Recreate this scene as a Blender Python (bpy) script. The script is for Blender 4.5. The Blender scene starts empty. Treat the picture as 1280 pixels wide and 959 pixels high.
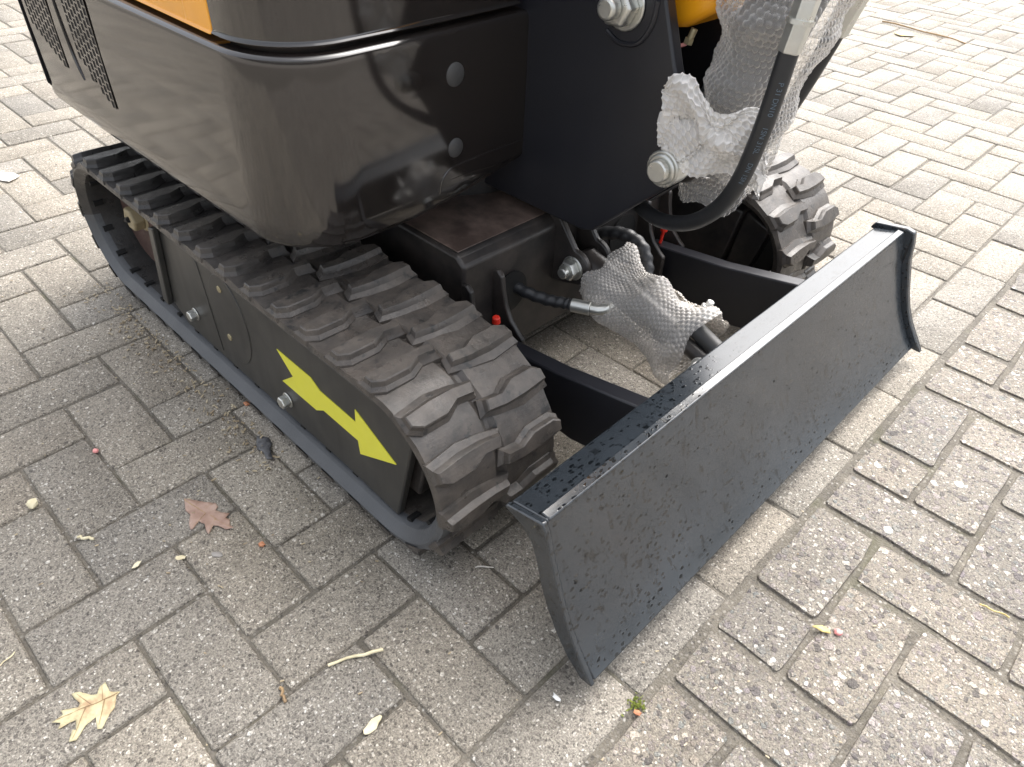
import bpy, bmesh, math, random
import numpy as np
from mathutils import Vector, Matrix, noise
random.seed(7); RNG = np.random.default_rng(7)
S = bpy.context.scene; COL = S.collection; PI = math.pi

# ---------------------------------------------------------------- camera, sky, sun, exposure
cam = bpy.data.objects.new('camera', bpy.data.cameras.new('camera')); COL.objects.link(cam)
cr, cd, cf = ((0.71117, 0.70192, 0.03946), (0.47532, -0.43872, -0.76263), (-0.51799, 0.56111, -0.64564))
CAM = Vector((0.6021, -0.1474, 0.9151))
m = Matrix((cr, [-v for v in cd], [-v for v in cf])).transposed().to_4x4(); m.translation = CAM
cam.matrix_world = m
cam.data.sensor_width = 36; cam.data.lens = 905.6 / 1280 * 36; cam.data.clip_start = .01; cam.data.clip_end = 500
S.camera = cam
SUN_EL, SUN_AZ = math.radians(54), math.radians(-15)          # azimuth from +Y towards +X
W = bpy.data.worlds.new('World'); S.world = W; W.use_nodes = True
wn, wl = W.node_tree.nodes, W.node_tree.links
sky = wn.new('ShaderNodeTexSky'); sky.sky_type = 'NISHITA'; sky.sun_disc = False
sky.sun_elevation = SUN_EL; sky.sun_rotation = SUN_AZ
sky.air_density = 1.0; sky.dust_density = 6.0; sky.ozone_density = 1.0
hs = wn.new('ShaderNodeHueSaturation'); hs.inputs['Saturation'].default_value = .3    # overcast: a nearly colourless sky
wl.new(sky.outputs[0], hs.inputs['Color']); wl.new(hs.outputs[0], wn['Background'].inputs['Color'])
wn['Background'].inputs['Strength'].default_value = .15
sl = bpy.data.lights.new('sun', 'SUN'); sl.energy = .5; sl.angle = math.radians(80); sl.color = (1, .95, .88)
sun = bpy.data.objects.new('sun', sl); COL.objects.link(sun)
sd = Vector((math.sin(SUN_AZ) * math.cos(SUN_EL), math.cos(SUN_AZ) * math.cos(SUN_EL), math.sin(SUN_EL)))
sun.rotation_euler = (-sd).to_track_quat('-Z', 'Y').to_euler()
S.view_settings.view_transform = 'Standard'; S.view_settings.look = 'None'
S.view_settings.exposure = 1.58; S.view_settings.gamma = 1; S.view_settings.use_curve_mapping = False

# ---------------------------------------------------------------- materials
class Mat:
    def __init__(s, name):
        s.m = bpy.data.materials.new(name); s.m.use_nodes = True
        s.n, s.l = s.m.node_tree.nodes, s.m.node_tree.links
        s.b = s.n['Principled BSDF']; s.geo = s.n.new('ShaderNodeNewGeometry'); s.oi = s.n.new('ShaderNodeObjectInfo')
        s.pos = s.geo.outputs['Position']
    def i(s, k, v):
        if isinstance(v, bpy.types.NodeSocket): s.l.new(v, s.b.inputs[k])
        else: s.b.inputs[k].default_value = (*v, 1) if isinstance(v, tuple) and len(v) == 3 else v
        return s
    def noise(s, scale, detail=3, rough=.55, out='Fac', vec=None):
        t = s.n.new('ShaderNodeTexNoise'); t.inputs['Scale'].default_value = scale; t.inputs['Detail'].default_value = detail
        t.inputs['Roughness'].default_value = rough; s.l.new(vec or s.pos, t.inputs['Vector']); return t.outputs[out]
    def vor(s, scale, feature='F1', out='Distance', vec=None, rnd=1):
        t = s.n.new('ShaderNodeTexVoronoi'); t.feature = feature; t.inputs['Scale'].default_value = scale
        t.inputs['Randomness'].default_value = rnd
        s.l.new(vec or s.pos, t.inputs['Vector']); return t.outputs[out]
    def ramp(s, src, *stops, interp='LINEAR'):
        r = s.n.new('ShaderNodeValToRGB'); r.color_ramp.interpolation = interp; e = r.color_ramp.elements
        while len(e) < len(stops): e.new(.5)
        for k, (p, c) in enumerate(stops):
            e[k].position = p; e[k].color = (c, c, c, 1) if not isinstance(c, tuple) else (*c, 1)
        s.l.new(src, r.inputs[0]); return r.outputs[0]
    def mix(s, f, a, b, mode='MIX'):
        x = s.n.new('ShaderNodeMix'); x.data_type = 'RGBA'; x.blend_type = mode; x.clamp_factor = True
        for k, v in ((0, f), (6, a), (7, b)):
            if isinstance(v, bpy.types.NodeSocket): s.l.new(v, x.inputs[k])
            else: x.inputs[k].default_value = v if k == 0 else ((*v, 1) if isinstance(v, tuple) else (v, v, v, 1))
        return x.outputs[2]
    def math(s, op, a, b=0., clamp=False):
        x = s.n.new('ShaderNodeMath'); x.operation = op; x.use_clamp = clamp
        for k, v in ((0, a), (1, b)):
            if isinstance(v, bpy.types.NodeSocket): s.l.new(v, x.inputs[k])
            else: x.inputs[k].default_value = v
        return x.outputs[0]
    def bump(s, h, strength=.5, dist=.001, normal=None):
        b = s.n.new('ShaderNodeBump'); b.inputs['Strength'].default_value = strength; b.inputs['Distance'].default_value = dist
        s.l.new(h, b.inputs['Height'])
        if normal: s.l.new(normal, b.inputs['Normal'])
        return b.outputs[0]
    def stretch(s, v):
        x = s.n.new('ShaderNodeMapping'); x.inputs['Scale'].default_value = v; s.l.new(s.pos, x.inputs['Vector']); return x.outputs[0]

def plain(name, col, rough=.5, metal=0., var=.15, bscale=300, bstr=.1, ior=1.5):
    M = Mat(name); f = M.noise(35, 4)
    M.i('Base Color', M.mix(f, tuple(c * (1 - var) for c in col), tuple(min(1, c * (1 + var)) for c in col)))
    M.i('Roughness', M.ramp(M.noise(60, 3), (.3, max(.02, rough - .07)), (.7, rough + .07))).i('Metallic', metal).i('IOR', ior)
    if bstr: M.i('Normal', M.bump(M.noise(bscale, 3), bstr, .0006))
    return M.m

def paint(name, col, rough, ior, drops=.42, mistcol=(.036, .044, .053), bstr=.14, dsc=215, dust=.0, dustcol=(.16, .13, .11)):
    M = Mat(name)
    streak = M.noise(1, 4, vec=M.stretch((40, 40, 3)))
    base = M.mix(M.noise(9, 4), tuple(c * .8 for c in col), tuple(c * 1.2 for c in col))
    if dust:
        d = M.math('MULTIPLY', M.ramp(M.noise(14, 6, .65), (.38, 0.), (.75, 1.)), dust)
        base = M.mix(d, base, dustcol)
    rg = M.math('ADD', M.math('MULTIPLY', streak, rough * .5), rough * .75)
    if drops:
        sv = M.stretch((1, .6, 1)); dist = M.vor(dsc, vec=sv); cell = M.vor(dsc, out='Color', vec=sv)
        sep = M.n.new('ShaderNodeSeparateColor'); M.l.new(cell, sep.inputs[0])
        size = M.math('MULTIPLY', M.math('SUBTRACT', sep.outputs[0], M.math('ADD', M.math('MULTIPLY', M.noise(5, 4, .6), .5), .68 - drops), True), 1.4)
        k = M.math('SUBTRACT', size, dist)
        drop = M.ramp(k, (0., 0.), (.16, .85))
        # fine mist film between the drops, on the blade also a painted sky reflection, clear dark paint under each drop
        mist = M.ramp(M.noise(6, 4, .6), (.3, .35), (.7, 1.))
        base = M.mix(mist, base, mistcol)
        run = M.ramp(M.noise(1, 3, .6, vec=M.stretch((70, 70, 2.2))), (.60, 0.), (.66, .75))      # run-off streaks down the plate
        base = M.mix(M.math('MULTIPLY', run, 1. if drops > .2 else .3), base, tuple(c * .5 for c in col))
        base = M.mix(drop, base, tuple(c * .25 for c in col))
        rg = M.mix(drop, rg, .03)
        M.i('Normal', M.bump(drop, bstr, .001))
    M.i('Base Color', base).i('Roughness', rg).i('IOR', ior)
    return M.m

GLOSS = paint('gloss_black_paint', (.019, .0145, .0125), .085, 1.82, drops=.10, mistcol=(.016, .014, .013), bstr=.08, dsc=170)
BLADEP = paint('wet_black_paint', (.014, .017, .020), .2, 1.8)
FRAMEP = paint('chassis_black_paint', (.017, .016, .016), .38, 1.5, drops=0, dust=.35)
PLATEP = paint('bracket_black_paint', (.017, .0175, .022), .34, 1.5, drops=0)
PANELP = paint('track_frame_grey_paint', (.036, .035, .032), .40, 1.5, drops=0, dust=.4, dustcol=(.095, .089, .078))
DUSTY = paint('dusty_brown_deck', (.07, .05, .042), .35, 1.6, drops=0, dust=.9, dustcol=(.30, .22, .18))
YELLOW = paint('machine_yellow_paint', (.85, .36, .012), .25, 1.6, drops=0)
STICK = plain('yellow_vinyl', (.80, .76, .07), .4, var=.05, bstr=.04)
ZINC = plain('zinc_plate', (.62, .62, .58), .32, .85, .2, 200, .15)
WHITEZ = plain('pale_zinc', (.78, .78, .76), .35, .6, .1, 200, .1)
BRASS = plain('dull_brass', (.42, .36, .22), .45, .5)
TAN = plain('tan_hub_paint', (.33, .27, .16), .5)
RUST = plain('rusty_sprocket', (.075, .042, .034), .55, .1, .5, 60, .4)
HOSE = plain('hose_rubber', (.022, .023, .025), .42, 0, .2, 500, .25)
DARK = plain('matt_black', (.006, .006, .006), .6)
PLUG = plain('grey_plug_plastic', (.055, .055, .055), .45)
RED = plain('red_cap_plastic', (.72, .03, .015), .4)
PRINT = plain('pale_hose_print', (.10, .14, .18), .5, bstr=0)
SLOT = plain('vent_dark', (.004, .004, .004), .7)

def rubber():
    M = Mat('dusty_track_rubber')
    d = M.ramp(M.noise(34, 7, .72), (.30, .15), (.62, 1.))
    sep = M.n.new('ShaderNodeSeparateXYZ'); M.l.new(M.geo.outputs['Normal'], sep.inputs[0])
    base = M.mix(M.noise(70, 4), (.017, .017, .018), (.042, .041, .039))
    mud = M.mix(M.noise(45, 5), (.078, .066, .057), (.140, .120, .102))
    px = M.n.new('ShaderNodeSeparateXYZ'); M.l.new(M.pos, px.inputs[0])      # mud colour strong towards the front, fading towards the rear
    d = M.math('MULTIPLY', d, M.ramp(M.math('ADD', M.math('ADD', px.outputs[0], .75), M.math('MULTIPLY', M.noise(9, 4), .5)), (.30, .16), (.72, .85)))
    wet = M.ramp(M.noise(52, 4, .6), (.60, 1.), (.66, .12))
    d = M.math('MULTIPLY', d, wet)
    M.i('Base Color', M.mix(d, base, mud))
    M.i('Roughness', M.ramp(M.noise(28, 4), (.35, .24), (.65, .5)))
    rid = M.noise(1, 2, vec=M.stretch((900, 60, 900)))
    h = M.math('ADD', M.math('MULTIPLY', M.noise(110, 6, .7), 1.2), M.math('MULTIPLY', rid, .5))
    M.i('Normal', M.bump(h, .4, .0018))
    return M.m
RUBBER = rubber()

def sidewall():
    M = Mat('clean_track_sidewall')
    rid = M.noise(1, 2, vec=M.stretch((500, 20, 20)))
    M.i('Base Color', M.mix(M.noise(20, 4), (.055, .058, .062), (.12, .124, .13)))
    M.i('Roughness', M.ramp(M.noise(40, 3), (.35, .33), (.65, .52))).i('Normal', M.bump(M.math('ADD', rid, M.noise(200, 3)), .3, .0012))
    return M.m
SIDE = sidewall()

def concrete(name, base_lo, base_hi, scales, bstr, bdist, rough, tones):
    M = Mat(name)
    rnd = M.oi.outputs['Random']
    off = M.n.new('ShaderNodeVectorMath'); off.operation = 'ADD'; M.l.new(M.pos, off.inputs[0])
    cmb = M.n.new('ShaderNodeCombineXYZ'); M.l.new(M.math('MULTIPLY', rnd, 31.), cmb.inputs[2]); M.l.new(cmb.outputs[0], off.inputs[1])
    warp = M.n.new('ShaderNodeVectorMath'); warp.operation = 'MULTIPLY_ADD'; M.l.new(M.noise(90, 2, out='Color', vec=off.outputs[0]), warp.inputs[0])
    warp.inputs[1].default_value = (.006, .006, .006); M.l.new(off.outputs[0], warp.inputs[2])
    v = warp.outputs[0]
    col = M.mix(M.noise(16, 5, .6, vec=v), base_lo, base_hi)
    h = None
    for k, (sc, amt, r0, r1, hh) in enumerate(scales):     # stones and grit: each cell its own tone, only some of the cells stand out
        cell = M.vor(sc, out='Color', vec=v); dist = M.vor(sc, vec=v)
        sep = M.n.new('ShaderNodeSeparateColor'); M.l.new(cell, sep.inputs[0])
        tone = M.ramp(sep.outputs[0], *tones)
        rr = M.math('ADD', M.math('MULTIPLY', sep.outputs[1], r1 - r0), r0)
        shape = M.ramp(M.math('SUBTRACT', rr, dist), (0., 0.), (.10, 1.))
        col = M.mix(M.math('MULTIPLY', shape, amt), col, tone)
        t = M.math('MULTIPLY', shape, hh); h = t if h is None else M.math('ADD', h, t)
    fine = M.noise(430, 4, .75, vec=v)
    col = M.mix(.8, col, M.ramp(fine, (.36, .42), (.5, 1.), (.64, 1.6)), 'MULTIPLY')
    tint = M.ramp(rnd, (0., (.90, .90, .91)), (.35, (1., .99, .975)), (.7, (1.03, 1.0, .96)), (1., (1.09, 1.07, 1.04)))
    col = M.mix(1., col, tint, 'MULTIPLY')
    big = M.ramp(M.noise(2.6, 4), (.3, .84), (.7, 1.14))
    col = M.mix(1., col, big, 'MULTIPLY')
    stain = M.ramp(M.noise(7, 6, .7), (.56, 0.), (.70, .45))
    col = M.mix(stain, col, M.mix(.5, col, (.13, .11, .085)))
    M.i('Base Color', col).i('Specular IOR Level', .35)
    M.i('Roughness', M.ramp(M.noise(5, 4), (.35, rough - .1), (.65, rough + .1)))
    h = M.math('ADD', h, M.math('ADD', M.math('MULTIPLY', fine, .7), M.math('MULTIPLY', M.noise(150, 3, vec=v), .5)))
    M.i('Normal', M.bump(h, bstr, bdist))
    return M.m
TONES = ((0., (.075, .066, .06)), (.22, (.14, .125, .108)), (.5, (.24, .215, .185)), (.72, (.36, .33, .28)), (.9, (.52, .48, .42)), (1., (.76, .73, .67)))
PTONES = ((0., (.07, .065, .062)), (.2, (.15, .132, .135)), (.38, (.22, .19, .16)), (.5, (.18, .195, .19)), (.62, (.30, .265, .22)), (.75, (.235, .205, .215)), (.88, (.46, .42, .36)), (1., (.74, .72, .67)))
CONC = concrete('grey_concrete_paver', (.222, .203, .170), (.332, .304, .258), ((300, .75, .25, .7, .8), (150, .8, -.5, .55, .6)), .8, .0016, .6, TONES)
AGGR = concrete('worn_pebble_paver', (.175, .158, .132), (.27, .245, .205), ((260, .7, .2, .75, .5), (120, .8, -.15, .7, .8), (68, .85, -.9, .6, 1.)), .8, .0024, .55, PTONES)

def sand():
    M = Mat('sandy_joint_ground')
    c = M.mix(M.noise(30, 5, .6), (.14, .119, .09), (.235, .206, .162))
    c = M.mix(M.ramp(M.noise(500, 3), (.35, 0.), (.65, 1.)), c, (.27, .245, .20))
    pc = M.vor(170, out='Color'); ps = M.n.new('ShaderNodeSeparateColor'); M.l.new(pc, ps.inputs[0])
    c = M.mix(M.ramp(M.vor(170), (.25, .8), (.5, 0.)), c, M.ramp(ps.outputs[0], *TONES))
    c = M.mix(1., c, M.ramp(M.noise(11, 5, .7), (.3, .38), (.7, .84)), 'MULTIPLY')
    c = M.mix(M.ramp(M.noise(6, 5, .65), (.55, 0.), (.70, .55)), c, (.085, .088, .035))       # green growth here and there
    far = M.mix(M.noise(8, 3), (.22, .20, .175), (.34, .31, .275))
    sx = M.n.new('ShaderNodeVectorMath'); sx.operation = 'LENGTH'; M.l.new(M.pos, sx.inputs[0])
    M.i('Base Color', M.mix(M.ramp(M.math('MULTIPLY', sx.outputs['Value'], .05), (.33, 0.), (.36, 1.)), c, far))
    M.i('Roughness', .75).i('Normal', M.bump(M.math('ADD', M.noise(350, 4), M.noise(60, 4)), .9, .003))
    return M.m
SAND = sand()

def film(name, dens, col=(.86, .83, .79)):
    M = Mat(name)
    M.i('Base Color', col).i('Roughness', .13).i('IOR', 1.5).i('Specular IOR Level', .8)
    tr = M.n.new('ShaderNodeBsdfTransparent'); tr.inputs[0].default_value = (.97, .965, .955, 1)
    lw = M.n.new('ShaderNodeLayerWeight'); lw.inputs['Blend'].default_value = .42
    f = M.math('ADD', M.math('MULTIPLY', lw.outputs['Facing'], .62), dens, True)
    ms = M.n.new('ShaderNodeMixShader'); M.l.new(f, ms.inputs[0]); M.l.new(tr.outputs[0], ms.inputs[1]); M.l.new(M.b.outputs[0], ms.inputs[2])
    M.l.new(ms.outputs[0], M.n['Material Output'].inputs['Surface'])
    return M.m
FILM = film('bubble_film', .34, (.70, .66, .61)); FILM2 = film('bubble_film_layered', .17); FILM3 = film('bubble_film_white_fold', .62)

def leafmat(name, a, b, c):
    M = Mat(name)
    v = M.ramp(M.noise(45, 5, .6), (.3, a), (.5, b), (.72, c))
    M.i('Base Color', v).i('Roughness', .5).i('Normal', M.bump(M.noise(120, 4), .5, .002)); return M.m
LEAFY = leafmat('yellow_leaf', (.42, .27, .15), (.56, .49, .29), (.63, .59, .38))
LEAFB = leafmat('brown_leaf', (.27, .16, .115), (.37, .245, .19), (.43, .31, .25))
WOOD = leafmat('pale_wood', (.62, .54, .34), (.74, .66, .44), (.80, .74, .54))
BARK = leafmat('brown_stub', (.26, .17, .09), (.36, .24, .12), (.46, .33, .18))
STRAW = leafmat('golden_straw', (.52, .38, .12), (.62, .48, .18), (.70, .56, .25))
ORANGE = leafmat('orange_bit', (.42, .15, .07), (.52, .22, .11), (.6, .32, .18))
PINK = leafmat('pink_bit', (.70, .26, .24), (.78, .32, .30), (.80, .42, .38))
MOSS = leafmat('moss_green', (.10, .14, .02), (.20, .24, .04), (.34, .34, .08))
PALE = leafmat('bleached_leaf', (.60, .56, .50), (.70, .67, .61), (.80, .78, .74))
GREYB = leafmat('grey_bit', (.20, .19, .17), (.28, .26, .24), (.34, .32, .29))
BITS = leafmat('mixed_chaff', (.20, .14, .08), (.42, .34, .22), (.66, .58, .42))
SCRAP = leafmat('dark_scrap', (.06, .06, .064), (.10, .10, .104), (.14, .14, .145))
WHITE = leafmat('white_fleck', (.70, .70, .67), (.80, .80, .78), (.86, .86, .84))

# ---------------------------------------------------------------- mesh helpers (all in world metres)
class MB:
    def __init__(s): s.v, s.f, s.sm = [], [], []
    def add(s, v, f, smooth=False):
        k = len(s.v); s.v += [tuple(p) for p in v]; s.f += [tuple(i + k for i in q) for q in f]; s.sm += [smooth] * len(f); return s
    def box(s, a, b):
        (x0, y0, z0), (x1, y1, z1) = a, b
        return s.add([(x0, y0, z0), (x1, y0, z0), (x1, y1, z0), (x0, y1, z0), (x0, y0, z1), (x1, y0, z1), (x1, y1, z1), (x0, y1, z1)],
                     [(0, 3, 2, 1), (4, 5, 6, 7), (0, 1, 5, 4), (1, 2, 6, 5), (2, 3, 7, 6), (3, 0, 4, 7)])
    def prism_y(s, pts, y0, y1, smooth=False):          # outline in x, z swept along y
        n = len(pts); v = [(x, y0, z) for x, z in pts] + [(x, y1, z) for x, z in pts]
        return s.add(v, [tuple(range(n))[::-1], tuple(range(n, 2 * n))] + [(i, (i + 1) % n, n + (i + 1) % n, n + i) for i in range(n)], smooth)
    def layers(s, rings, cap0=True, cap1=True, smooth=False, close=True):
        n = len(rings[0]); v = [p for r in rings for p in r]; f = []
        for k in range(len(rings) - 1):
            for i in range(n if close else n - 1):
                a, b = k * n + i, k * n + (i + 1) % n; f.append((a, b, b + n, a + n))
        if cap0: f.append(tuple(range(n))[::-1])
        if cap1: f.append(tuple(range((len(rings) - 1) * n, len(rings) * n)))
        return s.add(v, f, smooth)
    def tube(s, path, r, n=14, smooth=True, wave=None):
        P = [Vector(p) for p in path]; rings = []; up = Vector((.13, .31, .94)); 
        rr = r if isinstance(r, (list, tuple)) else [r] * len(P)
        t0 = (P[1] - P[0]).normalized(); u = t0.cross(up).normalized()
        for i, p in enumerate(P):
            t = (P[min(i + 1, len(P) - 1)] - P[max(i - 1, 0)]).normalized()
            u = (u - t * u.dot(t)).normalized(); w = t.cross(u)
            rings.append([p + (u * math.cos(2 * PI * k / n) + w * math.sin(2 * PI * k / n)) * (rr[i] * (1 + (wave(i, k) if wave else 0))) for k in range(n)])
        return s.layers(rings, smooth=smooth)
    def cyl(s, a, b, r, n=24, r2=None): return s.tube([a, b], [r, r if r2 is None else r2], n)
    def build(s, name, mat, parent=None, bevel=0, seg=2, angle=35):
        me = bpy.data.meshes.new(name)
        off = ORG.get(parent.name, Vector()) if parent is not None else Vector()
        me.from_pydata([Vector(p) - off for p in s.v], [], s.f)
        bm = bmesh.new(); bm.from_mesh(me); bmesh.ops.recalc_face_normals(bm, faces=bm.faces); bm.to_mesh(me); bm.free()
        me.materials.append(mat); me.polygons.foreach_set('use_smooth', [True] * len(me.polygons)); me.set_sharp_from_angle(angle=math.radians(angle))
        o = bpy.data.objects.new(name, me); COL.objects.link(o)
        if parent is not None: o.parent = parent; ORG[o.name] = off
        if bevel:
            b = o.modifiers.new('bevel', 'BEVEL'); b.width = bevel; b.segments = seg; b.limit_method = 'ANGLE'; b.angle_limit = math.radians(35); b.harden_normals = False
        return o
ORG = {}
def spline(pts, n=8):
    P = [Vector(p) for p in pts]; P = [P[0] * 2 - P[1]] + P + [P[-1] * 2 - P[-2]]; out = []
    for i in range(1, len(P) - 2):
        for k in range(n):
            t = k / n; a, b, c, d = P[i - 1:i + 3]
            out.append(.5 * ((2 * b) + (c - a) * t + (2 * a - 5 * b + 4 * c - d) * t * t + (3 * b - a - 3 * c + d) * t ** 3))
    return out + [P[-2]]
def thing(name, label, cat, loc, group=None):
    o = bpy.data.objects.new(name, None); o.empty_display_size = .1; COL.objects.link(o); o.location = loc; ORG[o.name] = Vector(loc)
    o['label'] = label; o['category'] = cat
    if group: o['group'] = group
    return o
def tag(o, label, cat, group=None):
    o['label'] = label; o['category'] = cat
    if group: o['group'] = group
    return o
def hexnut(mb, c, d, r, h, shank=None):                  # hexagon head along d, with washer below and a shank end proud of it
    c = Vector(c); d = Vector(d).normalized(); u = d.orthogonal().normalized(); w = d.cross(u)
    ring = lambda t, rad, n, ph=0: [c + d * t + (u * math.cos(2 * PI * k / n + ph) + w * math.sin(2 * PI * k / n + ph)) * rad for k in range(n)]
    mb.layers([ring(0, r * 1.22, 24), ring(h * .16, r * 1.22, 24)], smooth=True)
    mb.layers([ring(h * .16, r, 6, .3), ring(h * .9, r, 6, .3), ring(h, r * .86, 6, .3)])
    if shank: mb.layers([ring(h, r * .55, 20), ring(h + shank * .85, r * .55, 20), ring(h + shank, r * .45, 20)], smooth=True)

# ================================================================ the mini excavator
EX = thing('mini_excavator', 'black and yellow mini excavator on rubber tracks with its dozer blade in front', 'mini excavator', (-.45, .797, 0))
CF, CR = (-.008, .16), (-.905, .16)                       # idler and sprocket centres (x, z)
RB = .140
def loop_point(s, R=RB):                                # s in metres round the belt: point, tangent angle
    L = CF[0] - CR[0]; A = PI * R; tot = 2 * L + 2 * A; s %= tot
    if s < L: return CR[0] + s, CR[1] + R, 0.
    s -= L
    if s < A: a = s / R; return CF[0] + R * math.sin(a), CF[1] + R * math.cos(a), -a
    s -= A
    if s < L: return CF[0] - s, CF[1] - R, -PI
    s -= L; a = s / R; return CR[0] - R * math.sin(a), CR[1] - R * math.cos(a), -PI - a
LOOP = 2 * (CF[0] - CR[0]) + 2 * PI * RB

def lug_mesh(name):
    # plan: along travel x across y (y = 0 at the belt edge); leading side scooped
    base = [(-.021, -.011), (.009, -.011), (.021, .006), (.022, .050), (.010, .074), (.014, .104), (-.010, .112), (-.019, .080), (-.026, .040)]
    top = [(-.009, -.006), (.006, -.006), (.015, .008), (.016, .047), (.005, .071), (.009, .098), (-.006, .102), (-.011, .072), (-.012, .036)]
    mb = MB(); mid = [((a[0] * .25 + b[0] * .75), (a[1] * .25 + b[1] * .75)) for a, b in zip(base, top)]
    mb.layers([[(x, y, -.006) for x, y in base], [(x, y, .002) for x, y in base], [(x, y, .0075) for x, y in mid], [(x, y, .0150) for x, y in top],
               [(x * .90, .048 + (y - .048) * .97, .0166) for x, y in top]], cap0=False)
    o = mb.build(name, RUBBER, None, angle=24); return o

def track(yo, d):
    """belt edge on the outer side at yo, running inwards along d"""
    Y = lambda t: yo + d * t
    n = 150; rings = []
    prof = [(.018, -.030), (.004, -.026), (-.010, -.010), (-.008, 0), (.030, .001), (.090, .0015), (.098, -.004), (.104, -.004), (.112, .0015), (.170, .001), (.210, 0), (.212, -.010), (.198, -.026), (.186, -.030)]
    for k in range(n):
        x, z, a = loop_point(LOOP * k / n); nx, nz = -math.sin(a), math.cos(a)
        nx, nz = math.sin(-a), math.cos(-a)
        w = .0018 * math.sin(k * 1.7)
        rings.append([(x + nx * (h + (w if h > -.01 else 0)), Y(t), z + nz * (h + (w if h > -.01 else 0))) for t, h in prof])
    rings.append(rings[0])
    belt = MB().layers(rings, False, False, smooth=True, close=True).build('rubber_track', RUBBER, EX, angle=28)
    belt.data.materials.append(SIDE)
    for p in belt.data.polygons:
        t = (p.center.y + .797 - yo) * d
        if t < .012 and p.center.z < .15: p.material_index = 1
    # raised pads between the lugs, and the lugs: one mesh shared by all
    pitch = LOOP / 36; first = None
    for row in range(2):
        for k in range(36):
            s = (k + (.5 if row else .08)) * pitch; x, z, a = loop_point(s)
            if first is None and LUG is not None: o = LUG.copy()
            else: o = LUG.copy()
            COL.objects.link(o); o.parent = belt
            M = Matrix.Translation((x, Y(.0 if row == 0 else .204), z)) @ Matrix.Rotation(-a, 4, 'Y') @ Matrix.Diagonal((1, d if row == 0 else -d, 1, 1)).to_4x4()
            if d * (1 if row == 0 else -1) < 0: M = Matrix.Translation((x, Y(.0 if row == 0 else .204), z)) @ Matrix.Rotation(-a, 4, 'Y') @ Matrix.Rotation(PI, 4, 'Z')
            o.matrix_local = Matrix.Translation(-ORG['mini_excavator']) @ M
            o.name = 'tread_lug'
    # inside of the belt: metal link stubs showing as dark notches, drive lugs
    st = MB()
    for k in range(36):
        s = (k + .3) * pitch; x, z, a = loop_point(s); nx, nz = math.sin(-a), math.cos(-a); tx, tz = math.cos(-a), -math.sin(-a)
        q = []
        for t in (.011, .030):
            for u, h in ((-.007, -.026), (.007, -.026), (.005, -.034), (-.005, -.034)):
                q.append((x + tx * u + nx * h, Y(t), z + tz * u + nz * h))
        st.add(q, [(0, 1, 2, 3), (7, 6, 5, 4), (0, 4, 5, 1), (1, 5, 6, 2), (2, 6, 7, 3), (3, 7, 4, 0)])
    o = st.build('track_link', DARK, EX); o['kind'] = 'stuff'
    # frame
    fr = [(-.660, .262), (.045, .262), (.060, .250), (.008, .050), (-.12, .058), (-.64, .058), (-.700, .092)]
    f = MB().prism_y(fr, Y(.008), Y(.022)).build('track_frame', PANELP, EX, bevel=.003)
    MB().prism_y([(-.62, .24), (.0, .24), (-.03, .075), (-.62, .075)], Y(.022), Y(.165)).build('frame_beam', FRAMEP, EX, bevel=.004)
    MB().prism_y([(.0, .235), (.060, .215), (.035, .10), (-.02, .10)], Y(.03), Y(.15)).build('idler_yoke', FRAMEP, EX, bevel=.004)
    # front idler and rear sprocket
    rim = lambda r, n=40: [(CF[0] + r * math.cos(2 * PI * k / n), CF[1] + r * math.sin(2 * PI * k / n)) for k in range(n)]
    MB().prism_y(rim(.094), Y(.075), Y(.130)).build('idler_wheel', DARK, EX, bevel=.005)
    sp = [(CR[0] + (.106 if k % 4 < 2 else .088) * math.cos(2 * PI * k / 44), CR[1] + (.106 if k % 4 < 2 else .088) * math.sin(2 * PI * k / 44)) for k in range(44)]
    spk = MB().prism_y(sp, Y(.085), Y(.115)).build('drive_sprocket', RUST, EX, bevel=.002)
    MB().cyl((CR[0], Y(.115), CR[1]), (CR[0], Y(.060), CR[1]), .098).build('sprocket_disc', RUST, EX, bevel=.004)
    return belt, f
LUG = lug_mesh('tread_lug')
belt, frame = track(.250, 1)
belt2, frame2 = track(1.345, -1)
bpy.data.objects.remove(LUG)
# fittings of the near track frame
yf = .2545
mb = MB(); hexnut(mb, (-.895, .312, .176), (0, -1, 0), .026, .028); mb.build('hub_bolt', TAN, EX, bevel=.002)
MB().tube([(-.905, .2835, .172), (-.888, .2835, .180)], .006, 10).build('hub_slot', DARK, EX)
for (x, z, r, mt) in ((-.588, .112, .0105, ZINC), (-.278, .098, .0115, ZINC)):
    mb = MB(); hexnut(mb, (x, .258, z), (0, -1, 0), r, .016, None); mb.build('frame_bolt', mt, frame, bevel=.0012)
for (x, z) in ((-.445, .236), (-.452, .133)):
    MB().cyl((x, .2585, z), (x, .2545, z), .0065, 14).build('cover_screw', BRASS, frame, bevel=.001)
el = [(-.435 + .062 * math.cos(2 * PI * k / 40), .178 + .088 * math.sin(2 * PI * k / 40)) for k in range(40)]
MB().prism_y(el, .2565, .260).build('inspection_cover', PANELP, frame, bevel=.0012)
MB().prism_y([(-.525, .255), (-.517, .255), (-.500, .075), (-.508, .075)], .2565, .259).build('weld_seam', PANELP, frame, bevel=.001)
MB().prism_y([(-.672, .262), (-.650, .268), (-.690, .085), (-.712, .088)], .246, .2575).build('frame_flange', PANELP, frame, bevel=.002)
arrow = [(-.274, .214), (-.237, .180), (-.277, .147), (-.179, .147), (-.157, .161), (-.069, .160), (-.067, .133), (.023, .179), (-.066, .224), (-.069, .197), (-.158, .200), (-.180, .213)]
MB().prism_y([(x - .006, z - .010) for x, z in arrow], .2568, .2579).build('arrow_decal', STICK, frame)

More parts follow.
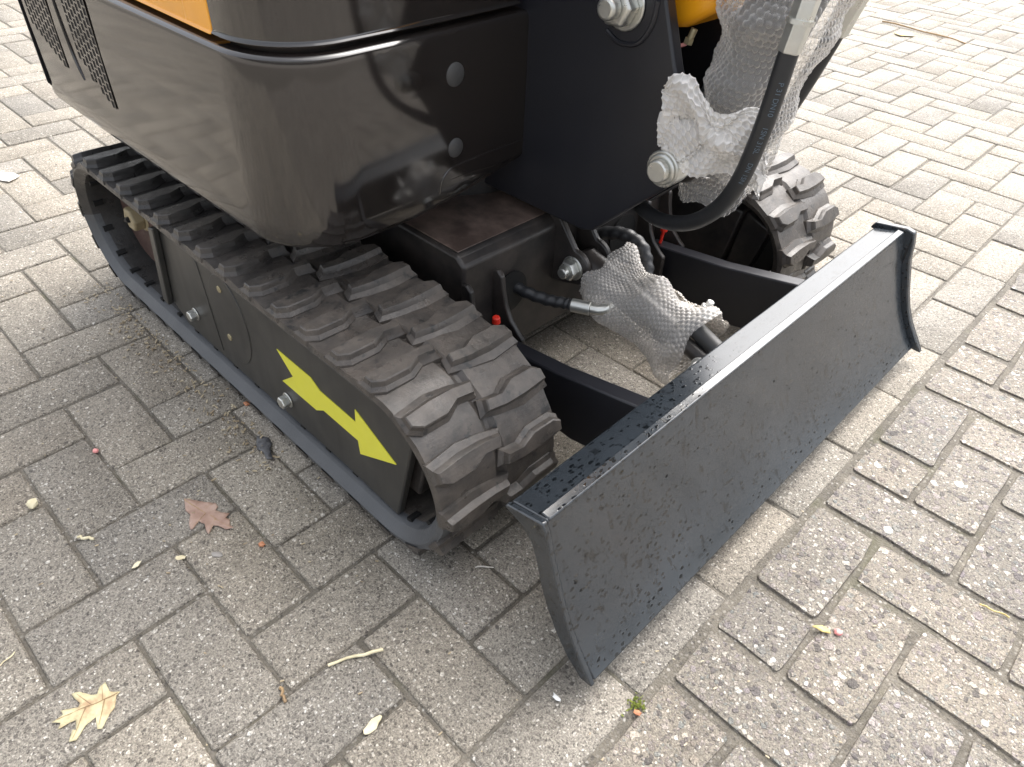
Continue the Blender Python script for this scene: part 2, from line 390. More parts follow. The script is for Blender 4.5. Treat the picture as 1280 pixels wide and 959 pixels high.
# ---- undercarriage body between the tracks
MB().prism_y([(-.80, .09), (-.80, .325), (-.150, .325), (-.132, .310), (-.132, .10), (-.16, .085)], .522, 1.072).build('carbody', FRAMEP, EX, bevel=.006, seg=3)
MB().box((-.74, .5305, .3255), (-.1555, 1.0635, .3268)).build('carbody_deck', DUSTY, EX, bevel=.001)
mb = MB(); mb.cyl((-.48, .797, .32), (-.48, .797, .405), .22, 40); mb.build('slew_ring', FRAMEP, EX, bevel=.004)
for yy0, yy1 in ((.42, .53), (1.064, 1.18)):
    for xa, xb in ((-.36, -.22), (-.70, -.56)):
        MB().prism_y([(xa, .24), (xa, .14), (xb, .14), (xb, .24)], yy0, yy1).build('cross_leg', FRAMEP, EX, bevel=.006)
for yy in (.628, .945):
    r = [(.040 * math.cos(2 * PI * k / 28), .040 * math.sin(2 * PI * k / 28)) for k in range(28)]
    MB().layers([[(-.128, yy + a, .222 + b) for a, b in r], [(-.1315, yy + a * .96, .222 + b * .96) for a, b in r]]).build('hose_opening', DARK, EX)
def gusset(yy, t=.010):
    e = [(-.134, .10), (-.134, .282), (-.122, .285), (-.112, .276), (-.108, .25), (-.100, .222), (-.088, .200), (-.068, .182), (-.058, .176), (-.058, .10)]
    MB().prism_y(e, yy - t / 2, yy + t / 2).build('arm_gusset', FRAMEP, EX, bevel=.0025)
for yy in (.522, .592, 1.002, 1.072): gusset(yy)
def arm(y0, y1):
    MB().prism_y([(-.125, .168), (-.110, .180), (.06, .200), (.25, .238), (.272, .170), (.285, .12), (.10, .085), (-.10, .095), (-.125, .115)], y0, y1).build('blade_arm', PLATEP, EX, bevel=.003)
arm(.543, .573); arm(1.021, 1.051)
for yy in (.5575, 1.036):
    m1 = MB(); m1.cyl((-.095, yy, .176), (-.090, yy - .002, .215), .0032, 12).cyl((-.090, yy - .002, .212), (-.089, yy - .003, .225), .0078, 16, .0065)
    m1.build('grease_cap', RED, EX, bevel=.002)

# ---- blade lift cylinder, its clevis, pins, hoses
for yy in (.747, .806):
    out = [(-.132, .335), (-.150, .325), (-.132, .20), (-.105, .205)] + [(-.085 + .034 * math.cos(a), .245 + .034 * math.sin(a)) for a in [math.radians(q) for q in range(-60, 95, 15)]]
    MB().prism_y(out, yy - .006, yy + .006).build('clevis_plate', FRAMEP, EX, bevel=.003)
mb = MB(); hexnut(mb, (-.085, .741, .245), (0, -1, 0), .0185, .020, .012); mb.build('clevis_nut', ZINC, EX, bevel=.0015)
MB().cyl((-.085, .74, .245), (-.085, .82, .245), .020, 24).build('cylinder_eye', FRAMEP, EX, bevel=.002)
A0, A1 = Vector((-.085, .777, .245)), Vector((.215, .777, .165))
MB().cyl(A0, A0.lerp(A1, .66), .027, 24).cyl(A0.lerp(A1, .66), A1, .014, 20).build('lift_cylinder', FRAMEP, EX)
hA = spline([(-.16, .640, .226), (-.115, .648, .222), (-.075, .662, .218), (-.045, .676, .219), (-.030, .682, .220)], 10)
MB().tube(hA, .0105, 14, wave=lambda i, k: .10 * math.sin(i * 1.25 + k * .45)).build('hydraulic_hose', HOSE, EX, angle=80)
MB().cyl(hA[-3], hA[-3] + (hA[-1] - hA[-5]).normalized() * .034, .0118, 16).build('hose_crimp', ZINC, EX, bevel=.001)
e0 = hA[-3] + (hA[-1] - hA[-5]).normalized() * .034
MB().tube(spline([e0, e0 + Vector((.012, .006, .001)), e0 + Vector((.019, .014, .003)), e0 + Vector((.022, .028, .004))], 6), .0088, 14).build('elbow_fitting', ZINC, EX)
hB = spline([(-.15, .84, .235), (-.118, .862, .256), (-.075, .872, .268), (-.035, .872, .260), (-.012, .864, .234), (.004, .846, .205), (.015, .82, .19)], 10)
MB().tube(hB, .0125, 14, wave=lambda i, k: .09 * math.sin(i * 1.3 + k * .45)).build('hydraulic_hose', HOSE, EX, angle=80)
for yy in (.752, .806):
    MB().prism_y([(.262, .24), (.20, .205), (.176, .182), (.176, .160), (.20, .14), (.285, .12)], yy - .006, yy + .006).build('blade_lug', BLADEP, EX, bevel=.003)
mb = MB(); hexnut(mb, (.196, .746, .182), (0, -1, 0), .0155, .020, .012); mb.build('blade_nut', WHITEZ, EX, bevel=.0015)
mb = MB(); hexnut(mb, (.150, .800, .238), (.2, .3, 1), .0115, .018, .010); mb.build('port_plug', WHITEZ, EX, bevel=.0015)
MB().cyl((.196, .745, .175), (.196, .83, .175), .013, 20).build('pivot_pin', ZINC, EX)
MB().cyl((.12, .800, .215), (.196, .795, .190), .0155, 20).build('rod_end', PLUG, EX, bevel=.002)
mb = MB(); hexnut(mb, (.19, .822, .178), (0, 1, .2), .010, .012, .006); mb.build('rod_nut', PLUG, EX, bevel=.001)

# ---- dozer blade
fr = [(.274, .2585), (.2825, .234), (.290, .207), (.300, .178), (.313, .142), (.327, .109), (.345, .077), (.362, .052), (.379, .032)]
bk = [(.364, .029), (.338, .052), (.315, .084), (.296, .120), (.284, .152), (.273, .190), (.262, .216), (.244, .232), (.216, .241), (.219, .2465)]
Y0, Y1 = .270, 1.325
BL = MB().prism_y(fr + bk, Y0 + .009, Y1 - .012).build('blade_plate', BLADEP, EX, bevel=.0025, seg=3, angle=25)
pf = [(x + .001, z + .0015) for x, z in fr[:1]] + [(x + .004, z + .001) for x, z in fr[1:-1]] + [(.381, .030)]
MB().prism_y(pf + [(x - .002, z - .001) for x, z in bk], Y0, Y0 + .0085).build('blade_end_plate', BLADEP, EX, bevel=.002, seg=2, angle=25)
pf2 = [(.276, .2655), (.292, .262), (.2985, .24), (.304, .207), (.314, .178), (.326, .142), (.340, .109), (.357, .080), (.376, .055), (.396, .028)]
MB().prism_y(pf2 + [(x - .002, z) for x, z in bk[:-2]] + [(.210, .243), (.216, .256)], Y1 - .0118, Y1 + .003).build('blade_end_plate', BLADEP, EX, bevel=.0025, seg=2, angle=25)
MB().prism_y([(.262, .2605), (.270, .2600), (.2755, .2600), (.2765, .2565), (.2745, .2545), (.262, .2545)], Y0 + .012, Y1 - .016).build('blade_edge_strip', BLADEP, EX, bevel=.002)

# ---- upper body
def arc(cx, cy, r, a0, a1, n=12): return [(cx + r * math.cos(math.radians(a0 + (a1 - a0) * k / n)), cy + r * math.sin(math.radians(a0 + (a1 - a0) * k / n))) for k in range(n + 1)]
def front(y): return -.183 - .03 * (y - .45) ** 2
def outline(i=0., xr=-1.12):
    pts = [(-.192 - i, .717 - i * .2), (-.190 - i, .66), (-.187 - i, .60), (-.186 - i, .55), (-.185 - i, .47)] + arc(-.300, .384, .115 - i, 0, -90) + [(-.42, .2675 + i), (-.55, .266 + i), (-.80, .265 + i)]
    pts += arc(xr + .10, .366, .10 - i, 270, 180) + arc(xr + .10, 1.228, .10 - i, 180, 90) + arc(-.300, 1.213, .115 - i, 90, 0) + [(-.192 - i, .882 + i * .2), (-.40, .882 + i * .2), (-.40, .717 - i * .2)]
    return pts
rings = []
for z, i in ((.3885, .045), (.389, .012), (.392, .004), (.400, .001), (.425, 0), (.55, -.001), (.634, 0), (.642, .0015), (.6455, .005), (.647, .010), (.647, .06)):
    lift = lambda x, y: .034 * max(0., min(1., (y - .50) / .22)) * (x > -.30) * (y < .80) * max(0., min(1., (.43 - z) / .03))
    rings.append([(x, y, z + lift(x, y)) for x, y in outline(i)])
MB().layers(rings).build('lower_cowl', GLOSS, EX, angle=32)
MB().layers([[(x, y, .420) for x, y in [(-1.06, .30), (-.5, .30), (-.5, 1.29), (-1.06, 1.29)]], [(x, y, .375) for x, y in [(-1.0, .34), (-.5, .34), (-.5, 1.25), (-1.0, 1.25)]]]).build('belly_plate', FRAMEP, EX)
# hood above the ledge: dark corner panel, yellow side panel, unseen core added to block the sky
def wall(pts, z0, z1, t, name, mat, zb=.004):
    P = [Vector((*p, 0)) for p in pts]; N = []
    for k in range(len(P)):
        d = (P[min(k + 1, len(P) - 1)] - P[max(k - 1, 0)]).normalized(); N.append(Vector((-d.y, d.x, 0)))
    o = [p for p in P]; inn = [p + n * t for p, n in zip(P, N)]
    prof = [(0, z0 + zb), (0, z1), (t, z1), (t, z0), (zb, z0)]
    rings = [[(p + n * a) + Vector((0, 0, z)) for a, z in prof] for p, n in zip(P, N)]
    return MB().layers(rings, True, True, smooth=False).build(name, mat, EX, bevel=.0015, angle=30)
c = [(-.212, .80), (-.204, .717), (-.198, .60), (-.197, .47)] + arc(-.300, .384, .103, 0, -75) 
c = [(-.205, .700), (-.199, .58), (-.198, .47)] + arc(-.300, .384, .102, 0, -88) + [(-.3225, .2818)]
wall(c[::1], .655, 1.12, -.02, 'hood_corner_panel', GLOSS)
ys = [(-.3265, .2833)] + [(-.335 - .06 * k, .2828 + .0004 * k) for k in range(14)]
wall(ys, .6525, 1.12, -.02, 'hood_side_panel', YELLOW)
MB().box((-1.10, .31, .642), (-.40, 1.29, 1.11)).build('hood_sky_block', DARK, EX, bevel=.02)  # hidden block, added to keep sky light out of the hood
MB().box((-.40, .89, .648), (-.21, 1.29, 1.11)).build('hood_far_panel', GLOSS, EX, bevel=.02)
# plugs, pressed seams on the front of the cowl
xf = -.186
for y, z, r in ((.5555, .587, .0165), (.5545, .482, .0145)):
    rg = lambda q, x: [(x, y + q * math.cos(2 * PI * k / 28), z + q * math.sin(2 * PI * k / 28)) for k in range(28)]
    MB().layers([rg(r, xf - .002), rg(r, xf + .0015), rg(r * .8, xf + .0035)]).build('cowl_plug', PLUG, EX, angle=50)
MB().tube(spline([(xf, .522, .418), (xf, .526, .434), (xf, .534, .446), (xf - .001, .552, .453), (xf - .001, .60, .4555), (xf - .003, .66, .4545), (xf - .006, .714, .453)], 6), .0018, 8).build('pressed_seam', GLOSS, EX)
MB().tube(spline([(xf - .001, .528, .434), (xf - .001, .58, .434), (xf - .002, .64, .430)], 6), .0012, 8).build('pressed_seam', GLOSS, EX)
MB().box((-.36, .7172, .42), (-.195, .7202, .66)).build('cowl_return', GLOSS, EX)
# perforated vents: a thin sheet with real slots over a dark backing
def vent(x0, x1, ztop, zb0, zb1, name):
    nx = int((x1 - x0) / .0150); mb = MB(); bk = MB(); ph = .0140; hw, hh = .0053, .0056
    yy = .2633
    for i in range(nx):
        xc = x0 + (i + .5) * .0150; zb = zb0 + (zb1 - zb0) * i / (nx - 1); nz = int((ztop - zb) / ph); z = ztop + (i % 2) * ph * .5
        for j in range(nz):
            zc = z - (j + .5) * ph; a, b = xc - .0075, xc + .0075; c_, d_ = zc - ph / 2, zc + ph / 2
            o = [(a, yy, c_), (b, yy, c_), (b, yy, d_), (a, yy, d_)]; h = [(xc - hw, yy, zc - hh), (xc + hw, yy, zc - hh), (xc + hw, yy, zc + hh), (xc - hw, yy, zc + hh)]
            dd = [(p[0], yy + .0009, p[2]) for p in h]
            mb.add(o + h + dd, [(0, 1, 5, 4), (1, 2, 6, 5), (2, 3, 7, 6), (3, 0, 4, 7), (4, 5, 9, 8), (5, 6, 10, 9), (6, 7, 11, 10), (7, 4, 8, 11)])
            bk.add([(a, yy + .0008, c_), (b, yy + .0008, c_), (b, yy + .0008, d_), (a, yy + .0008, d_)], [(0, 1, 2, 3)])
    v = mb.build(name, GLOSS, EX); bk.build('vent_backing', SLOT, v)
vent(-.800, -.690, .63, .505, .452, 'vent_grille'); vent(-1.000, -.870, .63, .52, .475, 'vent_grille')
MB().tube(spline([(-.845, .2655, .64), (-.835, .2640, .56), (-.826, .2640, .51), (-.812, .2655, .48)], 6), .0028, 10).build('vent_rib', GLOSS, EX)
# dark rear counterweight edge
rr = []
for z, i in ((.402, .03), (.409, .004), (.42, -.004), (.64, -.004), (.645, 0)):
    rr.append([(x, y, z) for x, y in arc(-1.02, .366, .10 - i, 262, 180, 14) + [(-1.12 + i, .9), (-1.08, .9), (-1.06, .40)]])
MB().layers(rr).build('counterweight', PLATEP, EX, angle=40)

# ---- boom bracket, boom, pins
pl = [(-.40, .345), (-.052, .345), (-.030, .352), (.128, .505), (.130, .52), (.112, .548), (.092, .585), (.070, .63), (.042, .70), (.022, .80), (.01, .98), (-.40, .98)]
for yy in (.708, .868):
    MB().prism_y(pl, yy, yy + .022).build('boom_bracket', PLATEP, EX, bevel=.0035)
MB().box((-.395, .731, .36), (-.16, .866, .97)).build('bracket_web', DARK, EX)
MB().prism_y([(-.38, .345), (-.060, .345), (-.045, .352), (-.06, .357), (-.38, .357)], .731, .866).build('bracket_floor', FRAMEP, EX)
mb = MB(); hexnut(mb, (-.020, .708, .687), (0, -1, 0), .0265, .026, .018); mb.build('boom_pin_nut', ZINC, EX, bevel=.002)
mb = MB(); mb.cyl((.098, .706, .509), (.098, .676, .509), .0255, 28).cyl((.098, .676, .509), (.098, .672, .509), .0225, 28, .021).cyl((.098, .672, .509), (.098, .662, .509), .0165, 28, .0155); mb.build('cylinder_pin_bolt', ZINC, EX, bevel=.002)
MB().cyl((.092, .705, .506), (.092, .89, .506), .016, 20).build('cylinder_pin', ZINC, EX)
for k in range(2):
    MB().prism_y([(.09 + .035 * math.cos(2 * PI * q / 24), .506 + .035 * math.sin(2 * PI * q / 24)) for q in range(24)], .732 + k * .09, .760 + k * .09).build('cylinder_lug', FRAMEP, EX, bevel=.003)
MB().tube(spline([(-.045, .7075, .650), (-.022, .7072, .640), (.008, .7072, .645), (.026, .7075, .67), (.03, .708, .70)], 6), .0035, 8).build('weld_bead', PLATEP, EX)
boom = [(-.06, .66), (.0, .655), (.045, .664), (.085, .690), (.115, .735), (.16, .84), (.20, 1.02), (.05, 1.10), (-.02, .90), (-.08, .74)]
MB().prism_y(boom, .752, .845).build('boom', YELLOW, EX, bevel=.012, seg=4)
mb = MB(); mb.cyl((.055, .765, .664), (.052, .762, .650), .0045, 12).cyl((.052, .762, .652), (.051, .761, .645), .0065, 6); mb.build('grease_nipple', BRASS, EX)
MB().cyl((.050, .760, .645), (.030, .748, .636), .0025, 10).cyl((.034, .750, .638), (.024, .744, .633), .006, 12).build('nipple_cap', PINK, EX)
B0, B1 = Vector((.092, .80, .506)), Vector((.250, .80, 1.02))
MB().cyl(B0.lerp(B1, .02), B1, .046, 28).build('boom_cylinder', PLUG, EX)
# big hoses with silver ends
h1 = spline([(.238, .680, .787), (.237, .675, .743), (.236, .672, .715), (.234, .670, .688), (.231, .670, .639), (.225, .670, .584), (.212, .675, .529), (.187, .685, .481), (.144, .700, .439), (.084, .725, .410), (.024, .755, .400), (-.031, .78, .405), (-.09, .80, .42)], 10)
o_h1 = MB().tube(h1[24:], .0114, 18).build('boom_hose', HOSE, EX)
MB().tube(h1[:30], .0138, 6, smooth=False).build('hose_ferrule', ZINC, EX, bevel=.001)
MB().tube([h1[16], h1[18]], .0155, 20).build('ferrule_collar', ZINC, EX)
h2 = spline([(.232, .880, .80), (.206, .880, .712), (.190, .882, .655), (.172, .886, .60), (.150, .89, .54), (.128, .892, .492), (.100, .892, .455), (.060, .89, .435), (.01, .886, .430), (-.06, .88, .432)], 10)
MB().tube(h2[12:], .0125, 18).build('boom_hose', HOSE, EX)
MB().tube(h2[:18], .0165, 6, smooth=False).build('hose_ferrule', ZINC, EX, bevel=.001)
# print on the front hose: letters bent round the rubber
def hose_text(txt, path, start, size, parent, r):
    cu = bpy.data.curves.new('t', 'FONT'); cu.body = txt; cu.size = size; t = bpy.data.objects.new('t', cu); COL.objects.link(t)
    bpy.context.view_layer.update(); me = bpy.data.meshes.new_from_object(t.evaluated_get(bpy.context.evaluated_depsgraph_get()))
    bpy.data.objects.remove(t)
    bm = bmesh.new(); bm.from_mesh(me)
    for _ in range(3): bmesh.ops.subdivide_edges(bm, edges=[e for e in bm.edges if e.calc_length() > .0022], cuts=1)
    bmesh.ops.triangulate(bm, faces=bm.faces); bm.to_mesh(me); bm.free()
    seg = [0.]
    for a, b in zip(path, path[1:]): seg.append(seg[-1] + (b - a).length)
    vs = []
    for v in me.vertices:
        s = start + v.co.x; k = max(i for i in range(len(seg) - 1) if seg[i] <= s); f = (s - seg[k]) / (seg[k + 1] - seg[k])
        p = path[k].lerp(path[k + 1], f); tg = (path[min(k + 2, len(path) - 1)] - path[max(k - 1, 0)]).normalized()
        n = (Vector((.55, -.65, .5)) - tg * Vector((.55, -.65, .5)).dot(tg)).normalized(); w = tg.cross(n)
        a = -(v.co.y - size * .35) / r; vs.append(p + (n * math.cos(a) + w * math.sin(a)) * (r + .0004))
    mb = MB(); mb.add(vs, [tuple(p.vertices) for p in me.polygons]); return mb.build('hose_print', PRINT, parent)
hose_text('P 31 DN10     1SN 31SL     DN 1SN', h1, .125, .0085, o_h1, .0114)

# ================================================================ bubble wrap
def sines(n, seed, lo, hi):
    r = np.random.default_rng(seed); return [(r.uniform(lo, hi) * math.cos(a), r.uniform(lo, hi) * math.sin(a), r.uniform(0, 6.28)) for a in r.uniform(0, 6.28, n)]
def crumple(u, v, seed, amp, lo=8, hi=40):
    z = np.zeros_like(u)
    for kx, ky, ph in sines(7, seed, lo, hi): z += 1 - 2 * np.abs(np.sin(u * kx + v * ky + ph + .6 * np.sin(v * 17 + ph)))
    return z / 7 * amp * 2
def bubbles(u, v, pitch=.0096, rad=.0044, h=.0034):
    ry = pitch * .866; best = np.full(u.shape, 9.)
    j0 = np.floor(v / ry)
    for dj in (0, 1):
        j = j0 + dj; off = (j % 2) * pitch / 2; i = np.round((u - off) / pitch)
        best = np.minimum(best, np.hypot(u - off - i * pitch, v - j * ry))
    return h * np.sqrt(np.clip(1 - (best / rad) ** 2, 0, 1)) 
def sheet(name, Pf, nu, nv, Lu, Lv, mat, seed, amp, pitch=.0096):
    u, v = np.meshgrid(np.linspace(0, 1, nu), np.linspace(0, 1, nv)); P = Pf(u, v)
    du = np.gradient(P, axis=1); dv = np.gradient(P, axis=0); N = np.cross(du, dv); N /= np.linalg.norm(N, axis=2, keepdims=True) + 1e-9
    d = crumple(u * Lu, v * Lv, seed, amp) + crumple(u * Lu, v * Lv, seed + 9, amp * .7, 5, 16) + crumple(u * Lu, v * Lv, seed + 5, amp * .22, 40, 90)
    P = P + N * d[..., None]
    du = np.gradient(P, axis=1); dv = np.gradient(P, axis=0); N = np.cross(du, dv); N /= np.linalg.norm(N, axis=2, keepdims=True) + 1e-9
    P = P + N * bubbles(u * Lu + .003 * np.sin(v * Lv * 40 + u * 6), v * Lv + .002 * np.sin(u * Lu * 55), pitch, pitch * .46, pitch * .36)[..., None]
    me = bpy.data.meshes.new(name); me.vertices.add(nu * nv); me.vertices.foreach_set('co', P.reshape(-1))
    i = np.arange(nu * nv).reshape(nv, nu); q = np.stack([i[:-1, :-1], i[:-1, 1:], i[1:, 1:], i[1:, :-1]], -1).reshape(-1, 4)
    me.loops.add(q.size); me.loops.foreach_set('vertex_index', q.reshape(-1)); me.polygons.add(len(q))
    me.polygons.foreach_set('loop_start', np.arange(0, q.size, 4)); me.update(); me.validate()
    me.materials.append(mat); me.polygons.foreach_set('use_smooth', [True] * len(q))
    o = bpy.data.objects.new(name, me); COL.objects.link(o); return o
def tubef(a, b, r0, r1, rfun=None, ex=(1, 1), start=0.):
    rag = 0.
    a, b = np.array(a), np.array(b); t = (b - a) / np.linalg.norm(b - a); y = np.array([0, 1, 0.]); y = y - t * (y @ t); y /= np.linalg.norm(y); w = np.cross(t, y)
    def f(u, v):
        an = u * 2 * PI * 1.08 + start; v = v + (.022 * np.sin(an * 2 + 1) + .02 * np.sin(an * 5)) * (2 * v - 1) ** 3; r = r0 + (r1 - r0) * v
        if rfun: r = r * rfun(an, v)
        return a + (b - a) * v[..., None] + (y * (np.cos(an) * r * ex[0])[..., None] + w * (np.sin(an) * r * ex[1])[..., None])
    return f
o = sheet('bubble_wrap', tubef((.116, .80, .455), (.203, .80, 1.0), .068, .092, lambda an, v: 1 + .10 * np.sin(an * 2 + v * 5) + .05 * np.sin(3 * an - v * 9)), 300, 300, .52, .56, FILM2, 3, .010)
tag(o, 'tall sleeve of clear bubble wrap around the yellow boom\'s upright cylinder', 'bubble wrap', 'bubble wrap on the hydraulic cylinders')
def flap(u, v):
    A, B, C_, D = [np.array(p) for p in ((.088, .700, .622), (.212, .715, .604), (.241, .712, .512), (.082, .700, .536))]
    U, V = u[..., None], v[..., None]
    P = (A * (1 - U) + B * U) * (1 - V) + (D * (1 - U) + C_ * U) * V
    ridge = .020 * np.sin(PI * u) * (.5 + .5 * np.sin(4 * v + 1.2)) + .014 * np.sin(u * 7 + v * 5) * np.sin(PI * np.clip(v, 0, 1)) + .016 * np.exp(-((u - v * 1.1 - .05) / .16) ** 2)
    P = P + np.array([.15, -1, .25]) * np.abs(ridge)[..., None] + np.array([0, -.010, 0])
    P[..., 2] += .010 * np.sin(u * 9) * (1 - v) - .016 * np.clip(np.sin(u * 6.5 - .6), -.3, 1) * v * v
    return P
o = sheet('bubble_wrap', flap, 170, 130, .17, .12, FILM3, 11, .009)
tag(o, 'small bright crumpled flap of bubble wrap draped over the lower silver pin bolt', 'bubble wrap', 'bubble wrap on the hydraulic cylinders')
o = sheet('bubble_wrap', tubef((-.048, .777, .240), (.160, .777, .180), .058, .076, lambda an, v: 1 + .10 * np.sin(an * 3 - v * 7) * np.sin(v * 3.1) + .08 * np.sin(an * 2 + 1 + v * 4) + .3 * v * np.clip(np.sin(an + 2.4), 0, 1)), 270, 190, .40, .24, FILM, 21, .010, .0078)
tag(o, 'grey translucent bubble wrap around the low cylinder behind the dozer blade', 'bubble wrap', 'bubble wrap on the hydraulic cylinders')

# ================================================================ ground
G = MB().add([(-150, -150, -.0032), (150, -150, -.0032), (150, 150, -.0045), (-150, 150, -.0032)], [(0, 1, 2, 3)]).build('pavement', SAND)
G['kind'] = 'structure'; ORG['pavement'] = Vector()
U = .107
def worn_mesh(L, Wd, seed):                            # uneven worn edge, 46 triangles
    r = random.Random(seed); hx, hy = L / 2 - .0018, Wd / 2 - .0018; ring = []
    nl, ns = (5, 3) if L > Wd * 1.5 else (4, 4)
    for k in range(nl): ring.append((-hx + 2 * hx * (k + .12) / (nl - 1 + .24), -hy))
    for k in range(ns): ring.append((hx, -hy + 2 * hy * (k + .12) / (ns - 1 + .24)))
    for k in range(nl): ring.append((hx - 2 * hx * (k + .12) / (nl - 1 + .24), hy))
    for k in range(ns): ring.append((-hx, hy - 2 * hy * (k + .12) / (ns - 1 + .24)))
    j = [(r.uniform(0, .0024) + (.002 if r.random() < .15 else 0)) for _ in ring]
    ring = [(x - math.copysign(q, x) * (abs(x) > hx * .9), y - math.copysign(q, y) * (abs(y) > hy * .9)) for (x, y), q in zip(ring, j)]
    c = [r.uniform(.0016, .0036) for _ in ring]; n = len(ring)
    v = [(x * 1.004, y * 1.004, -.014) for x, y in ring] + [(x - q * math.copysign(1, x) * (abs(x) > hx * .85), y - q * math.copysign(1, y) * (abs(y) > hy * .85), r.uniform(-.0006, .0004)) for (x, y), q in zip(ring, c)]
    return v, [(i, (i + 1) % n, n + (i + 1) % n, n + i) for i in range(n)] + [tuple(range(n, 2 * n))]
def paver_mesh(L, Wd, gap, rad, ch, jit, seed):
    r = random.Random(seed); hx, hy = L / 2 - gap / 2, Wd / 2 - gap / 2; ring = []
    for sx, sy in ((1, 1), (-1, 1), (-1, -1), (1, -1)):
        jr = rad * r.uniform(.6, 1.5); cx, cy = sx * (hx - jr - r.uniform(0, jit)), sy * (hy - jr - r.uniform(0, jit)); a0 = {(1, 1): 0, (-1, 1): 90, (-1, -1): 180, (1, -1): 270}[(sx, sy)]
        for k in (0, 45, 90): ring.append((cx + jr * math.cos(math.radians(a0 + k)), cy + jr * math.sin(math.radians(a0 + k))))
    ins = lambda d: [(x - d * math.copysign(1, x), y - d * math.copysign(1, y)) for x, y in ring]
    v = [(x, y, -.055) for x, y in ring] + [(x, y, -ch * .8) for x, y in ring] + [(x, y, 0) for x, y in ins(ch)]
    n = 12; f = [(k * n + i, k * n + (i + 1) % n, (k + 1) * n + (i + 1) % n, (k + 1) * n + i) for k in range(2) for i in range(n)] + [tuple(range(2 * n, 3 * n))]
    return v, f
VAR = {}
for kind, (gap, rad, ch, jit) in {'c': (.0042, .003, .0028, .0012), 'a': (.0045, .007, .0032, .0030)}.items():
    for size, (L, Wd) in {'full': (2 * U, U), 'half': (U, U)}.items():
        VAR[kind, size] = [paver_mesh(L, Wd, gap, rad, ch, jit, 100 + q) if kind == 'c' else worn_mesh(L, Wd, 300 + q) for q in range(10)]
pv = []                                                # kind, size, cx, cy, rotated
X0, X1, YA, YB = -46, 34, -30, 56
for i in range(X0, X1):
    for j in range(YA, YB):
        if i < 3:
            if (i + j) % 4 == 0: pv.append(('c', 'full', i + .5, j + 1, 1))
            if (i + j) % 4 == 2:
                if i + 2 <= 3: pv.append(('c', 'full', i + 1, j + .5, 0))
                else: pv.append(('c', 'half', i + .5, j + .5, 0))
        elif i == 3:
            if j % 2: pv.append(('c', 'full', 3.5, j + 1, 1))
        else:
            v = lambda q: 5.5 + q * 1.027
            if (i - 4 + j) % 4 == 0: pv.append(('a', 'full', i + .55, v(j + 1), 1))
            if (i - 4 + j) % 4 == 2: pv.append(('a', 'full', i + 1.05, v(j + .5), 0))
            if i == 4 and (i - 4 + j) % 4 == 3: pv.append(('a', 'half', 4.55, v(j + .5), 0))
cri, cui, cfo = Vector(cr), Vector(cd), Vector(cf)
bpy.context.view_layer.update(); dg = bpy.context.evaluated_depsgraph_get()
G.hide_viewport = True; dg.update()
cand = []
for p in pv:
    kind, size, cx, cy, rot = p; hl = U * (1 if size == 'full' else .5); hw = U / 2
    if rot: hl, hw = hw, hl
    c0 = Vector((cx * U, cy * U, 0)); seen = 0; best = 0
    for dx, dy in ((0, 0), (.8, .8), (-.8, .8), (.8, -.8), (-.8, -.8), (.8, 0), (-.8, 0), (0, .8), (0, -.8)):
        q = c0 + Vector((dx * hl, dy * hw, 0)); d = q - CAM; z = d.dot(cfo)
        if z < .05: continue
        px, py = 640 + 905.6 * d.dot(cri) / z, 479.5 + 905.6 * d.dot(cui) / z
        if not (-2 < px < 1282 and -2 < py < 961): continue
        hit = S.ray_cast(dg, CAM, d.normalized(), distance=d.length - .004)
        if not hit[0] or 'bubble' in hit[4].name: seen += 1; best = max(best, 1 / z ** 2 * abs(d.normalized().z))
    cand.append((best * seen * (2 if size == 'full' else 1), random.random(), p))
G.hide_viewport = False
cand.sort(reverse=True)
rest = MB(); meshes = {}; nvis = sum(1 for c in cand if c[0] > 0)
print('pavers in view', nvis, 'of', len(cand))
def place(p):
    kind, size, cx, cy, rot = p; a = kind == 'a'
    return Matrix.Translation((cx * U + random.uniform(-.0012, .0012), cy * U + random.uniform(-.0012, .0012), random.uniform(-.0016, .0012) * (.6 if a else 1))) @ \
        Matrix.Rotation(random.gauss(0, .006 if not a else .014) + (PI / 2 if rot else 0) + (PI if random.random() < .5 else 0), 4, 'Z') @ Matrix.Rotation(random.gauss(0, .003 if a else .006), 4, 'X') @ Matrix.Rotation(random.gauss(0, .002 if a else .004), 4, 'Y')
mats = {'c': CONC, 'a': AGGR}; restm = {'c': MB(), 'a': MB()}
for n, (sc_, _, p) in enumerate(cand):
    vi = random.randrange(10); key = (p[0], p[1], vi); v, f = VAR[p[0], p[1]][vi]; M = place(p)
    if n < 300 and sc_ > 0:
        if key not in meshes:
            me = bpy.data.meshes.new('paver'); me.from_pydata(v, [], f); me.materials.append(mats[p[0]])
            me.polygons.foreach_set('use_smooth', [True] * len(me.polygons)); me.set_sharp_from_angle(angle=math.radians(60)); meshes[key] = me
        o = bpy.data.objects.new('paver', meshes[key]); COL.objects.link(o); o.parent = G; o.matrix_local = M
    else: restm[p[0]].add([M @ Vector(q) for q in v], f)
for k in 'ca':
    o = restm[k].build('far_pavers', mats[k], G, angle=60); o['kind'] = 'stuff'

